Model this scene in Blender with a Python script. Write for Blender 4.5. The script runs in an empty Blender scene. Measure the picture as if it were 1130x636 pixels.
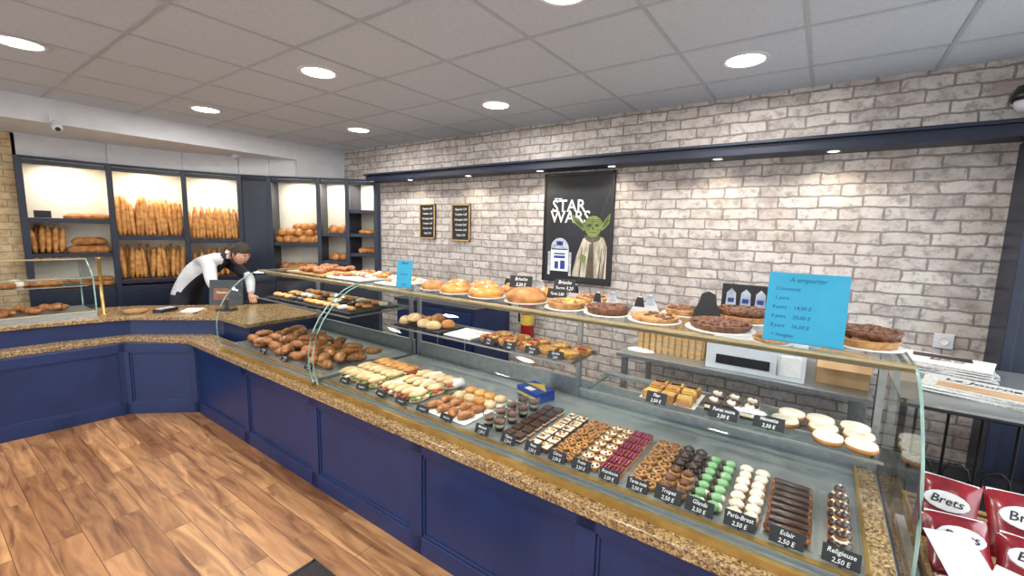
import bpy, bmesh, math, random
from mathutils import Matrix, Vector, noise
random.seed(7)
R_=random.uniform
sc=bpy.context.scene
try:
    sc.view_settings.view_transform='Standard'
except Exception: pass

def L(c):
    c=c/255.0
    return c/12.92 if c<=.04045 else ((c+.055)/1.055)**2.4
def C(r,g,b): return (L(r),L(g),L(b),1)

# ---------------- materials ----------------
def newmat(name):
    m=bpy.data.materials.new(name); m.use_nodes=True
    nt=m.node_tree; return m,nt,nt.nodes['Principled BSDF']
def P(name,c1,c2=None,rough=.5,metal=0,ns=20,bump=0,em=0,coat=0,stretch=None,detail=4):
    m,nt,p=newmat(name)
    if c2 is None: c2=tuple(min(1,x*.82) for x in c1[:3])+(1,)
    tc=nt.nodes.new('ShaderNodeTexCoord'); mp=nt.nodes.new('ShaderNodeMapping')
    if stretch: mp.inputs['Scale'].default_value=stretch
    n=nt.nodes.new('ShaderNodeTexNoise'); n.inputs['Scale'].default_value=ns; n.inputs['Detail'].default_value=detail
    r=nt.nodes.new('ShaderNodeValToRGB')
    r.color_ramp.elements[0].position=.35; r.color_ramp.elements[1].position=.65
    r.color_ramp.elements[0].color=c2; r.color_ramp.elements[1].color=c1
    nt.links.new(tc.outputs['Object'],mp.inputs[0]); nt.links.new(mp.outputs[0],n.inputs['Vector'])
    nt.links.new(n.outputs['Fac'],r.inputs[0]); nt.links.new(r.outputs[0],p.inputs['Base Color'])
    p.inputs['Roughness'].default_value=rough; p.inputs['Metallic'].default_value=metal
    if coat: p.inputs['Coat Weight'].default_value=coat; p.inputs['Coat Roughness'].default_value=.15
    if em:
        nt.links.new(r.outputs[0],p.inputs['Emission Color']); p.inputs['Emission Strength'].default_value=em
    if bump:
        b=nt.nodes.new('ShaderNodeBump'); b.inputs['Strength'].default_value=bump; b.inputs['Distance'].default_value=.005
        nt.links.new(n.outputs['Fac'],b.inputs['Height']); nt.links.new(b.outputs[0],p.inputs['Normal'])
    return m

def glassmat(name,tint,blend=.12,mul=1.0):
    m=bpy.data.materials.new(name); m.use_nodes=True; nt=m.node_tree; nt.nodes.clear()
    o=nt.nodes.new('ShaderNodeOutputMaterial'); mx=nt.nodes.new('ShaderNodeMixShader')
    t=nt.nodes.new('ShaderNodeBsdfTransparent'); t.inputs[0].default_value=tint
    g=nt.nodes.new('ShaderNodeBsdfGlossy'); g.inputs['Roughness'].default_value=.02
    lw=nt.nodes.new('ShaderNodeLayerWeight'); lw.inputs[0].default_value=blend
    ml=nt.nodes.new('ShaderNodeMath'); ml.operation='MULTIPLY'; ml.inputs[1].default_value=mul
    nt.links.new(lw.outputs['Fresnel'],ml.inputs[0])
    nt.links.new(ml.outputs[0],mx.inputs[0]); nt.links.new(t.outputs[0],mx.inputs[1]); nt.links.new(g.outputs[0],mx.inputs[2])
    nt.links.new(mx.outputs[0],o.inputs[0]); return m

def brickmat(name,c1,c2,mortar,bw,rh,ms,white,axis='XZ',dist=.02,tint=None,mk=.62,dark=None,wf=.7):
    m,nt,p=newmat(name); N=nt.nodes; K=nt.links
    tc=N.new('ShaderNodeTexCoord'); sp=N.new('ShaderNodeSeparateXYZ'); cb=N.new('ShaderNodeCombineXYZ')
    K.new(tc.outputs['Object'],sp.inputs[0])
    K.new(sp.outputs[axis[0]],cb.inputs[0]); K.new(sp.outputs[axis[1]],cb.inputs[1])
    nz=N.new('ShaderNodeTexNoise'); nz.inputs['Scale'].default_value=11; nz.inputs['Detail'].default_value=4
    K.new(cb.outputs[0],nz.inputs['Vector'])
    va=N.new('ShaderNodeVectorMath'); va.operation='SUBTRACT'; va.inputs[1].default_value=(.5,.5,.5)
    K.new(nz.outputs['Color'],va.inputs[0])
    vs=N.new('ShaderNodeVectorMath'); vs.operation='SCALE'; vs.inputs['Scale'].default_value=dist
    K.new(va.outputs[0],vs.inputs[0])
    vd=N.new('ShaderNodeVectorMath'); K.new(cb.outputs[0],vd.inputs[0]); K.new(vs.outputs[0],vd.inputs[1])
    b=N.new('ShaderNodeTexBrick'); K.new(vd.outputs[0],b.inputs['Vector'])
    b.inputs['Scale'].default_value=1; b.inputs['Brick Width'].default_value=bw; b.inputs['Row Height'].default_value=rh
    b.inputs['Mortar Size'].default_value=ms; b.inputs['Mortar Smooth'].default_value=.6
    b.inputs['Color1'].default_value=c1; b.inputs['Color2'].default_value=c2; b.inputs['Mortar'].default_value=mortar
    def blotch(scale,lo,hi,mul,det=8):
        n2=N.new('ShaderNodeTexNoise'); n2.inputs['Scale'].default_value=scale; n2.inputs['Detail'].default_value=det; n2.inputs['Roughness'].default_value=.72
        K.new(cb.outputs[0],n2.inputs['Vector'])
        rp=N.new('ShaderNodeValToRGB'); rp.color_ramp.elements[0].position=lo; rp.color_ramp.elements[1].position=hi
        K.new(n2.outputs['Fac'],rp.inputs[0])
        mf=N.new('ShaderNodeMath'); mf.operation='MULTIPLY'; mf.inputs[1].default_value=mul; K.new(rp.outputs[0],mf.inputs[0]); return mf
    cur=b.outputs['Color']
    for fac,col in ((blotch(9,.40,.62,wf),white),(blotch(3.1,.5,.68,.45,6),tint or C(176,150,128)),(blotch(15.5,.50,.62,.7,5),dark or C(128,120,120))):
        mx=N.new('ShaderNodeMixRGB'); K.new(fac.outputs[0],mx.inputs[0]); K.new(cur,mx.inputs[1]); mx.inputs[2].default_value=col; cur=mx.outputs[0]
    mx3=N.new('ShaderNodeMixRGB'); mm=N.new('ShaderNodeMath'); mm.operation='MULTIPLY'; mm.inputs[1].default_value=mk
    K.new(b.outputs['Fac'],mm.inputs[0]); K.new(mm.outputs[0],mx3.inputs[0]); K.new(cur,mx3.inputs[1]); mx3.inputs[2].default_value=mortar
    K.new(mx3.outputs[0],p.inputs['Base Color']); p.inputs['Roughness'].default_value=.8
    bp=N.new('ShaderNodeBump'); bp.inputs['Strength'].default_value=.35; bp.inputs['Distance'].default_value=.005; bp.invert=True
    K.new(b.outputs['Fac'],bp.inputs['Height']); K.new(bp.outputs[0],p.inputs['Normal'])
    return m

def floormat():
    m,nt,p=newmat('wood_plank_floor'); N=nt.nodes; K=nt.links
    tc=N.new('ShaderNodeTexCoord')
    b=N.new('ShaderNodeTexBrick'); K.new(tc.outputs['Object'],b.inputs['Vector'])
    b.inputs['Scale'].default_value=1; b.inputs['Brick Width'].default_value=.95; b.inputs['Row Height'].default_value=.125
    b.inputs['Mortar Size'].default_value=.0015; b.offset=.37
    b.inputs['Color1'].default_value=C(202,156,112); b.inputs['Color2'].default_value=C(150,106,72); b.inputs['Mortar'].default_value=C(92,60,40)
    mp=N.new('ShaderNodeMapping'); mp.inputs['Scale'].default_value=(1.6,12,1); K.new(tc.outputs['Object'],mp.inputs[0])
    va=N.new('ShaderNodeVectorMath'); va.operation='MULTIPLY_ADD'; va.inputs[1].default_value=(9,9,9)
    K.new(b.outputs['Color'],va.inputs[0]); K.new(mp.outputs[0],va.inputs[2])
    n=N.new('ShaderNodeTexNoise'); n.inputs['Scale'].default_value=1.5; n.inputs['Detail'].default_value=8; n.inputs['Distortion'].default_value=1.1
    K.new(va.outputs[0],n.inputs['Vector'])
    r=N.new('ShaderNodeValToRGB'); r.color_ramp.elements[0].position=.3; r.color_ramp.elements[1].position=.66
    r.color_ramp.elements[0].color=C(128,88,60); r.color_ramp.elements[1].color=C(255,246,230)
    K.new(n.outputs['Fac'],r.inputs[0])
    mx=N.new('ShaderNodeMixRGB'); mx.blend_type='MULTIPLY'; mx.inputs[0].default_value=.85
    K.new(b.outputs['Color'],mx.inputs[1]); K.new(r.outputs[0],mx.inputs[2]); K.new(mx.outputs[0],p.inputs['Base Color'])
    p.inputs['Roughness'].default_value=.4
    return m
def granitemat():
    m,nt,p=newmat('granite'); N=nt.nodes; K=nt.links
    tc=N.new('ShaderNodeTexCoord'); v=N.new('ShaderNodeTexVoronoi'); v.inputs['Scale'].default_value=150
    n=N.new('ShaderNodeTexNoise'); n.inputs['Scale'].default_value=60; n.inputs['Detail'].default_value=5
    K.new(tc.outputs['Object'],v.inputs['Vector']); K.new(tc.outputs['Object'],n.inputs['Vector'])
    mx=N.new('ShaderNodeMixRGB'); mx.inputs[0].default_value=.5; K.new(v.outputs['Color'],mx.inputs[1]); K.new(n.outputs['Fac'],mx.inputs[2])
    r=N.new('ShaderNodeValToRGB'); e=r.color_ramp.elements
    e[0].position=.25; e[0].color=C(58,44,32); e[1].position=.80; e[1].color=C(208,182,140)
    e1=e.new(.42); e1.color=C(126,98,66); e2=e.new(.58); e2.color=C(164,134,92)
    K.new(mx.outputs[0],r.inputs[0]); K.new(r.outputs[0],p.inputs['Base Color']); p.inputs['Roughness'].default_value=.22
    return m

M={}
M['floor']=floormat(); M['granite']=granitemat()
M['brick']=brickmat('whitewashed_brick',C(200,192,186),C(150,141,137),C(124,117,114),.235,.077,.0085,C(216,211,206),dist=.032,mk=.8,tint=C(176,152,132),dark=C(132,123,120),wf=.6)
M['stone']=brickmat('beige_stone_brick',C(206,178,134),C(178,148,106),C(140,116,86),.2,.07,.006,C(216,196,160),axis='YZ',dark=C(162,134,94))
M['ceil']=P('ceiling_tile',C(194,204,216),C(186,196,208),.9,ns=60)
M['bar']=P('ceiling_grid',C(172,180,190),C(164,171,181),.5,ns=10)
M['white']=P('white_paint',C(210,213,218),C(202,205,210),.7,ns=8)
M['cream']=P('cream_panel',C(240,234,220),C(232,226,208),.7,ns=6)
M['navy']=P('navy_paint',C(24,44,88),C(20,38,78),.36,ns=6)
M['navyd']=P('dark_navy_paint',C(24,34,56),C(18,27,46),.4,ns=6)
M['black']=P('black_slate',C(24,24,27),C(34,34,38),.6,ns=40)
M['chalk']=P('chalk',C(240,240,236),C(220,222,222),.9,ns=90)
M['steel']=P('stainless_steel',C(176,180,180),C(160,164,165),.32,.75,ns=30,stretch=(1,20,1))
M['tray']=P('deck_metal',C(146,152,150),C(132,138,138),.35,.4,ns=12)
M['brass']=P('brass',C(206,172,104),C(186,150,84),.28,.8,ns=14)
M['gold']=P('champagne_rail',C(190,174,136),C(174,158,120),.35,.6,ns=14)
M['glass']=glassmat('clear_glass',(.92,.95,.945,1),.17)
M['glassd']=glassmat('shelf_glass',(.86,.92,.90,1),.17)
M['glasse']=P('glass_edge_green',C(150,180,172),C(120,155,146),.15,ns=10)
M['wood']=P('pine_wood',C(206,168,116),C(178,138,88),.55,ns=6,stretch=(1,8,8))
M['dwood']=P('shelf_oak',C(120,84,52),C(96,64,40),.5,ns=6,stretch=(2,10,10))
M['bag']=P('baguette_crust',C(220,166,96),C(172,108,50),.6,ns=22,bump=.4)
M['bread']=P('bread_crust',C(200,140,78),C(146,86,40),.55,ns=16,bump=.4)
M['pale']=P('pale_bread',C(222,196,154),C(196,158,108),.65,ns=26,bump=.4)
M['brio']=P('brioche_crust',C(220,162,80),C(176,106,42),.35,ns=12,coat=.3,bump=.2)
M['croi']=P('croissant_crust',C(186,120,62),C(126,72,34),.4,ns=30,coat=.2,bump=.3)
M['crust']=P('pie_crust',C(200,152,94),C(158,106,56),.6,ns=40,bump=.3)
M['brown']=P('praline_topping',C(128,80,48),C(80,46,28),.5,ns=60,bump=.8)
M['choc']=P('chocolate_glaze',C(64,40,30),C(44,28,20),.32,ns=20,coat=.25)
M['custard']=P('custard',C(224,182,92),C(196,144,58),.3,ns=18,coat=.4)
M['fruit']=P('apricot_glaze',C(206,144,64),C(168,100,40),.25,ns=45,coat=.5,bump=.4)
M['rasp']=P('raspberry',C(150,32,64),C(98,14,40),.3,ns=70,coat=.4,bump=.6)
M['cream2']=P('whipped_cream',C(236,228,210),C(218,206,182),.5,ns=30)
M['green']=P('green_fondant',C(140,182,130),C(110,158,104),.4,ns=20,coat=.2)
M['lett']=P('lettuce',C(120,152,80),C(76,110,48),.6,ns=50,bump=.5)
M['tom']=P('tomato',C(180,66,46),C(148,46,30),.4,ns=30)
M['teal']=P('turquoise_card',C(44,156,192),C(36,146,182),.6,ns=6)
M['ink']=P('blue_ink',C(20,98,140),C(16,90,130),.8,ns=30)
M['paper']=P('paper',C(230,228,224),C(218,216,212),.8,ns=30)
M['news']=P('newsprint',C(216,214,208),C(150,148,146),.8,ns=70,stretch=(1,5,1))
M['red']=P('red_plastic',C(150,28,34),C(124,20,26),.3,ns=12)
M['bagred']=P('crisp_bag_red',C(150,30,42),C(114,20,30),.25,ns=12,coat=.5)
M['wick']=P('wicker',C(188,152,104),C(130,94,56),.7,ns=60,bump=.8,stretch=(1,1,4))
M['dark']=P('dark_metal',C(36,36,40),C(28,28,31),.4,.5,ns=12)
M['plastic']=P('black_plastic',C(30,31,34),C(24,24,27),.35,ns=12)
M['skin']=P('skin',C(214,164,138),C(200,146,120),.5,ns=14)
M['hair']=P('dark_hair',C(52,38,30),C(34,25,20),.7,ns=90,bump=.8)
M['coat']=P('white_chef_jacket',C(216,216,220),C(196,196,202),.8,ns=9,bump=.2)
M['apron']=P('dark_apron',C(34,36,48),C(26,28,38),.8,ns=12)
M['trous']=P('charcoal_trousers',C(46,46,54),C(36,36,42),.85,ns=12)
M['yoda']=P('poster_green',C(128,142,76),C(84,102,48),.6,ns=14)
M['yodad']=P('poster_dark_green',C(74,88,44),C(54,66,34),.6,ns=14)
M['robe']=P('poster_robe',C(206,198,178),C(140,130,112),.6,ns=7,stretch=(4,1,1))
M['robed']=P('poster_robe_fold',C(96,86,70),C(72,64,52),.6,ns=7)
M['pgrey']=P('poster_grey',C(196,202,212),C(140,148,162),.6,ns=20)
M['pblue']=P('poster_blue',C(36,70,150),C(28,56,126),.6,ns=20)
M['space']=P('poster_space',C(12,13,18),C(26,30,40),.45,ns=3)
M['lamp']=P('lamp_diffuser',C(255,250,240),C(255,248,236),.5,ns=5,em=14)
M['rlab']=P('kraft_label',C(134,92,66),C(116,76,52),.7,ns=12)
M['mat']=P('entrance_mat',C(52,46,44),C(40,35,34),.95,ns=120,bump=.8)
M['card']=P('cardboard',C(186,150,108),C(168,132,92),.8,ns=12)
M['yel']=P('yellow_card',C(206,178,72),C(186,156,56),.6,ns=12)

# ---------------- mesh builder ----------------
class B:
    def __init__(s,name): s.n=name; s.v=[]; s.f=[]; s.mi=[]; s.sm=[]; s.mats=[]
    def m(s,k):
        mt=M[k]
        if mt not in s.mats: s.mats.append(mt)
        return s.mats.index(mt)
    def add(s,vs,fs,k,X=None,sm=False):
        o=len(s.v)
        if X is not None: vs=[X@Vector(v) for v in vs]
        s.v+= [tuple(v) for v in vs]
        i=s.m(k) if not callable(k) else None
        for f in fs:
            s.f.append([a+o for a in f]); s.sm.append(sm)
            if i is None:
                c=sum((Vector(vs[a]) for a in f),Vector())/len(f); s.mi.append(s.m(k(c)))
            else: s.mi.append(i)
        return s
    def box(s,x0,x1,y0,y1,z0,z1,k,X=None):
        v=[(x,y,z) for x in(x0,x1) for y in(y0,y1) for z in(z0,z1)]
        return s.add(v,[(0,1,3,2),(4,6,7,5),(0,4,5,1),(2,3,7,6),(0,2,6,4),(1,5,7,3)],k,X)
    def prism(s,poly,z0,z1,k,X=None):
        n=len(poly); v=[(p[0],p[1],z0) for p in poly]+[(p[0],p[1],z1) for p in poly]
        f=[tuple(range(n))[::-1],tuple(range(n,2*n))]+[(i,(i+1)%n,n+(i+1)%n,n+i) for i in range(n)]
        return s.add(v,f,k,X)
    def lathe(s,pr,k,X,seg=20,fl=0,nf=0,sm=True):
        v=[];n=len(pr)
        for j in range(seg):
            a=2*math.pi*j/seg; q=1+fl*math.cos(nf*a)
            for (r,z) in pr: v.append((r*q*math.cos(a),r*q*math.sin(a),z))
        f=[]
        for j in range(seg):
            j2=(j+1)%seg
            for i in range(n-1):
                if pr[i][0]<1e-6 and pr[i+1][0]<1e-6: continue
                f.append((j*n+i,j2*n+i,j2*n+i+1,j*n+i+1))
        return s.add(v,f,k,X,sm)
    def ell(s,c,rx,ry,rz,k,X=None,seg=14,ring=9,nz=0,flat=None,sm=True):
        v=[];f=[]
        for i in range(ring+1):
            t=math.pi*i/ring
            for j in range(seg):
                a=2*math.pi*j/seg
                d=Vector((math.sin(t)*math.cos(a),math.sin(t)*math.sin(a),math.cos(t)))
                q=1+(nz*noise.noise(d*2.3+Vector(c)*7) if nz else 0)
                z=d.z*rz*q
                if flat is not None: z=max(z,-flat*rz)
                v.append((d.x*rx*q,d.y*ry*q,z))
        for i in range(ring):
            for j in range(seg):
                j2=(j+1)%seg; f.append((i*seg+j,(i+1)*seg+j,(i+1)*seg+j2,i*seg+j2))
        T=Matrix.Translation(c); 
        if X is not None: T=T@X
        return s.add(v,f,k,T,sm)
    def tube(s,pts,rad,k,seg=8,X=None,sq=1.0,sm=True):
        pts=[Vector(p) for p in pts]; n=len(pts)
        if not hasattr(rad,'__len__'): rad=[rad]*n
        v=[];f=[]; up=Vector((0,0,1))
        for i,p in enumerate(pts):
            t=(pts[min(i+1,n-1)]-pts[max(i-1,0)]).normalized()
            a=up if abs(t.dot(up))<.95 else Vector((0,1,0))
            u=t.cross(a).normalized(); w=u.cross(t).normalized()
            for j in range(seg):
                th=2*math.pi*j/seg
                v.append(p+(u*math.cos(th)+w*math.sin(th)*sq)*rad[i])
        for i in range(n-1):
            for j in range(seg):
                j2=(j+1)%seg; f.append((i*seg+j,i*seg+j2,(i+1)*seg+j2,(i+1)*seg+j))
        f.append(tuple(range(seg))); f.append(tuple(range((n-1)*seg,n*seg))[::-1])
        return s.add(v,f,k,X,sm)
    def text(s,t,size,k,X,align='CENTER',ext=.0006,shear=.2,sx=1):
        cu=bpy.data.curves.new('t','FONT'); cu.body=t; cu.size=size; cu.align_x=align; cu.align_y='CENTER'
        cu.resolution_u=2; cu.shear=shear; cu.offset=size*.012
        o=bpy.data.objects.new('t',cu); sc.collection.objects.link(o)
        dg=bpy.context.evaluated_depsgraph_get(); me=o.evaluated_get(dg).to_mesh()
        vs=[Vector((v.co.x*sx,v.co.y,v.co.z+ext)) for v in me.vertices]; fs=[tuple(p.vertices) for p in me.polygons]
        s.add(vs,fs,k,X); o.evaluated_get(dg).to_mesh_clear()
        bpy.data.objects.remove(o); bpy.data.curves.remove(cu)
    def done(s,bevel=0,parent=None,org=True,recalc=True):
        me=bpy.data.meshes.new(s.n)
        c=Vector((0,0,0))
        if org and s.v:
            lo=[min(v[i] for v in s.v) for i in range(3)]; hi=[max(v[i] for v in s.v) for i in range(3)]
            c=Vector([(lo[0]+hi[0])/2,(lo[1]+hi[1])/2,lo[2]])
        me.from_pydata([tuple(Vector(v)-c) for v in s.v],[],s.f)
        for m in s.mats: me.materials.append(m)
        me.polygons.foreach_set('material_index',s.mi); me.polygons.foreach_set('use_smooth',s.sm)
        if recalc:
            bm=bmesh.new(); bm.from_mesh(me); bmesh.ops.recalc_face_normals(bm,faces=bm.faces); bm.to_mesh(me); bm.free()
        me.update()
        o=bpy.data.objects.new(s.n,me); o.location=c; sc.collection.objects.link(o)
        if bevel:
            bv=o.modifiers.new('bevel','BEVEL'); bv.width=bevel; bv.segments=2; bv.limit_method='ANGLE'; bv.angle_limit=.7
        if parent: o.parent=parent
        return o
T=lambda x,y,z: Matrix.Translation((x,y,z))
RX=lambda d: Matrix.Rotation(math.radians(d),4,'X')
RY=lambda d: Matrix.Rotation(math.radians(d),4,'Y')
RZ=lambda d: Matrix.Rotation(math.radians(d),4,'Z')
def light(name,kind,loc,power,color=(1,1,1),size=.2,size2=None,rot=(0,0,0),parent=None,shape=None,spot=None):
    l=bpy.data.lights.new(name,kind); l.energy=power; l.color=color
    if kind=='AREA':
        l.size=size
        if size2: l.shape='RECTANGLE'; l.size_y=size2
        elif shape: l.shape=shape
    else: l.shadow_soft_size=size
    if kind=='SPOT': l.spot_size=math.radians(spot or 90); l.spot_blend=.8
    o=bpy.data.objects.new(name,l); o.location=loc; o.rotation_euler=rot; sc.collection.objects.link(o)
    if parent:
        o.parent=parent; o.location=Vector(loc)-parent.location
    return o

H=1.65; ZC=2.65
# ---------------- camera ----------------
yaw,tilt,roll=math.radians(35.2),math.radians(7.5),math.radians(1.4)
F=Vector((-math.sin(yaw)*math.cos(tilt),math.cos(yaw)*math.cos(tilt),-math.sin(tilt)))
Rr=Vector((math.cos(yaw),math.sin(yaw),0)); U=Rr.cross(F)
R2=Rr*math.cos(roll)+U*math.sin(roll); U2=U*math.cos(roll)-Rr*math.sin(roll)
cam=bpy.data.cameras.new('camera'); co=bpy.data.objects.new('camera',cam); sc.collection.objects.link(co)
mw=Matrix((R2,U2,-F)).transposed().to_4x4(); mw.translation=(0,0,H); co.matrix_world=mw
cam.sensor_width=36; cam.lens=484/1130*36; cam.clip_start=.05; sc.camera=co

# ---------------- world ----------------
w=bpy.data.worlds.new('world'); sc.world=w; w.use_nodes=True
nt=w.node_tree; bg=nt.nodes['Background']
tc=nt.nodes.new('ShaderNodeTexCoord'); sp=nt.nodes.new('ShaderNodeSeparateXYZ'); rp=nt.nodes.new('ShaderNodeValToRGB')
nt.links.new(tc.outputs['Generated'],sp.inputs[0]); nt.links.new(sp.outputs['Z'],rp.inputs[0])
rp.color_ramp.elements[0].position=.0; rp.color_ramp.elements[0].color=(.40,.41,.42,1)
rp.color_ramp.elements[1].position=.12; rp.color_ramp.elements[1].color=(.83,.92,1,1)
nt.links.new(rp.outputs[0],bg.inputs[0]); bg.inputs[1].default_value=4.8

# ---------------- room shell ----------------
XL,XR,YF,YB=-6.75,1.3,-2.6,3.66
B('floor').box(XL,XR,YF,4.25,-.05,0,'floor').done()
b=B('ceiling'); b.box(XL,XR,YF,4.25,ZC,ZC+.05,'ceil')
x=-.161-.6*11
while x<XR:
    if x>-5.4: b.box(x-.01,x+.01,YF,YB,ZC-.004,ZC+.001,'bar')
    x+=.6
y=2.03-.6*7
while y<YB:
    b.box(-5.4,XR,y-.01,y+.01,ZC-.005,ZC+.001,'bar'); y+=.6
b.done()
b=B('wall_back'); b.box(-4.66,XR,YB,YB+.1,0,ZC,'brick'); b.box(-5.42,-4.66,YB,YB+.1,2.26,ZC,'brick'); b.done()
B('wall_corner').box(XL,-4.66,4.15,4.25,0,ZC,'white').done()
B('wall_left').box(XL-.1,XL,YF,4.25,0,ZC,'white').done()
B('wall_stone_pier').box(XL,-6.34,YF,.74,0,2.45,'stone').done()
b=B('wall_front'); b.box(XL,-5.6,YF-.1,YF,0,ZC,'white'); b.box(1.0,XR,YF-.1,YF,0,ZC,'white')
b.box(-5.6,1.0,YF-.1,YF,0,.25,'white'); b.box(-5.6,1.0,YF-.1,YF,2.5,ZC,'white'); b.done()
b=B('window_1')
for xx in (-5.6,-4.0,-2.4,-.8,.93): b.box(xx,xx+.07,YF-.08,YF-.02,.25,2.5,'navyd')
b.box(-5.6,1.0,YF-.08,YF-.02,.25,.33,'navyd'); b.box(-5.6,1.0,YF-.08,YF-.02,2.42,2.5,'navyd'); b.done()
b=B('wall_right'); b.box(XR,XR+.1,YF,.6,0,ZC,'white'); b.box(XR,XR+.1,3.4,4.25,0,ZC,'white')
b.box(XR,XR+.1,.6,3.4,0,.5,'white'); b.box(XR,XR+.1,.6,3.4,2.3,ZC,'white'); b.done()
b=B('window_2')
for yy in (.6,1.95,3.33): b.box(XR+.02,XR+.08,yy,yy+.07,.5,2.3,'navyd')
b.box(XR+.02,XR+.08,.6,3.4,.5,.57,'navyd'); b.box(XR+.02,XR+.08,.6,3.4,2.23,2.3,'navyd'); b.done()
B('trim_1').box(.85,1.29,3.42,YB,0,2.19,'navyd').box(.825,.87,3.38,YB,0,2.19,'navyd').box(1.0,1.04,3.40,3.42,0,2.19,'navyd').done(.004)
B('trim_2').box(XL,-5.42,YF,YB,2.45,ZC,'white').box(-5.47,-5.42,3.0,YB,2.245,2.45,'white').done()
b=B('trim_3'); b.box(-4.66,1.25,3.44,YB,2.20,2.265,'navyd'); b.box(-4.66,1.25,3.41,YB,2.265,2.285,'navyd'); b.done(.003)
for xx in (-3.95,-3.07,-2.2,-1.5,-.69,-.01):
    b=B('beam_spotlight'); b.lathe([(.0,.0),(.033,.0),(.033,-.006),(.042,-.006),(.042,.0)],'steel',T(xx,3.52,2.199),16)
    b.lathe([(0,-.003),(.03,-.003)],'lamp',T(xx,3.52,2.199),16); o=b.done(recalc=False)
    light('spot','SPOT',(xx,3.49,2.17),6,(1,.86,.66),.03,rot=(math.radians(-4),0,0),parent=o,spot=150)
for (xx,yy) in ((-.47,2.93),(-2.27,2.93),(-4.07,2.93),(-.99,1.73),(-2.82,1.73),(-4.6,1.73),(-3.88,.53),(-2.1,.53),(-.3,.53),(-3.0,-.9),(-.6,-.9)):
    b=B('ceiling_downlight'); b.lathe([(.098,0),(.104,-.008),(.125,-.006),(.128,0)],'white',T(xx,yy,ZC),28)
    b.lathe([(0,-.004),(.1,-.004)],'lamp',T(xx,yy,ZC),28); o=b.done(recalc=False)
    light('downlight','AREA',(xx,yy,ZC-.012),18,(1,.97,.92),.19,shape='DISK',parent=o)

# ---------------- bread shelving ----------------
PT=[(-6.27,.76),(-6.24,1.40),(-6.10,2.02),(-5.88,2.52),(-5.68,2.78),(-5.25,3.17),(-4.99,3.40),(-4.72,3.63)]
PT=[Vector(p) for p in PT]
def nrm(i):
    d=(PT[i+1]-PT[i]).normalized(); return Vector((d.y,-d.x))
ZT=2.24
shelf_z=[[1.30,1.65],[1.0,1.48],[1.0,1.45],[],[1.05,1.42],[1.2,1.55],[1.3,1.55,1.85]]
b=B('bread_shelving_unit'); up=B('trim_5')
vn=[]
for i in range(len(PT)):
    if i==0: n=nrm(0)
    elif i==len(PT)-1: n=nrm(i-1)
    else: n=(nrm(i-1)+nrm(i)).normalized()
    vn.append(n)
D=.34
BK=[PT[i]-vn[i]*D for i in range(len(PT))]; BK[-1]=Vector((-4.75,3.98)); BK[-2]=Vector((-5.16,3.72))
for i in range(7):
    p,q,pb,qb=PT[i],PT[i+1],BK[i],BK[i+1]; n=nrm(i)
    b.prism([p,q,q-n*.04,p-n*.04],2.17,ZT,'navyd')
    b.prism([p+n*.02,q+n*.02,q-n*.04,p-n*.04],ZT-.015,ZT+.004,'navyd')
    b.prism([pb,qb,qb-n*.02,pb-n*.02],0.0,ZT,'cream')
    b.prism([p,q,qb,pb],ZT-.03,ZT-.02,'cream')
    b.prism([p,q,qb,pb],.9,.94,'navyd')
    b.prism([p,q,q-n*.03,p-n*.03],0,.9,'navyd')
    if i<4: up.prism([p-n*.02,q-n*.02,q-n*.06,p-n*.06],ZT+.005,2.449,'white')
    if i==4: 
        q2=p.lerp(q,.58); up.prism([p-n*.02,q2-n*.02,q2-n*.06,p-n*.06],ZT+.005,2.449,'white')
    if i==3: 
        b.prism([p,q,q-n*.02,p-n*.02],.9,ZT,'navyd')
    for z in shelf_z[i]:
        b.prism([p-n*.02,q-n*.02,qb,pb],z-.02,z,'dwood'); b.prism([p,q,q-n*.02,p-n*.02],z-.035,z+.01,'navyd')
for i in range(8):
    p=PT[i]; n=vn[i]; t=Vector((-n.y,n.x))
    b.prism([p+t*.025+n*.02,p-t*.025+n*.02,p-t*.025-n*.05,p+t*.025-n*.05],0,ZT,'navyd')
    b.prism([p+t*.008,p-t*.008,BK[i]-t*.008,BK[i]+t*.008],0,ZT,'cream' if i in (1,2) else 'navyd')
b.done(.002); up.done()
for i in (0,1,2,4,5,6):
    c=(PT[i]+PT[i+1]+BK[i]+BK[i+1])/4
    b=B('shelf_downlight'); b.lathe([(0,-.004),(.03,-.004)],'lamp',T(c.x,c.y,ZT-.03),14); b.lathe([(.03,-.006),(.042,0)],'steel',T(c.x,c.y,ZT-.03),14); o=b.done(recalc=False)
    light('shelf_lamp','AREA',(c.x,c.y,ZT-.045),4.6,(1,.93,.80),.12,parent=o)
def loaf(b,p,q,r,k='bag',n=11):
    p,q=Vector(p),Vector(q); pts=[];rad=[]
    for i in range(n):
        t=i/(n-1); pts.append(p.lerp(q,t)); rad.append(r*max(.25,math.sin(math.pi*(.06+.88*t))**.45)*(1+.07*math.cos(t*math.pi*10)))
    b.tube(pts,rad,k,8)
def pos(i,s,d): 
    c=PT[i].lerp(PT[i+1],s); e=BK[i].lerp(BK[i+1],s); return c.lerp(e,d)
b=B('baguettes')
for i,z,cnt,ln in ((1,1.482,15,.41),(2,1.452,13,.36),(1,1.002,12,.36),(2,1.002,9,.33),(0,1.302,5,.27)):
    for row in (0,1):
        for k in range(cnt):
            s=.08+.84*(k+R_(-.25,.25)+.5)/cnt
            if i==0: s=.06+.35*(k+.5)/cnt
            a=pos(i,s,.40+row*.25); c=pos(i,min(.95,max(.05,s+R_(-.05,.05))),.55+row*.3)
            loaf(b,(a.x,a.y,z+.012),(c.x,c.y,z+ln*R_(.88,1.1)),.026,'bag')
b.done()
b=B('round_loaves')
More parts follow.
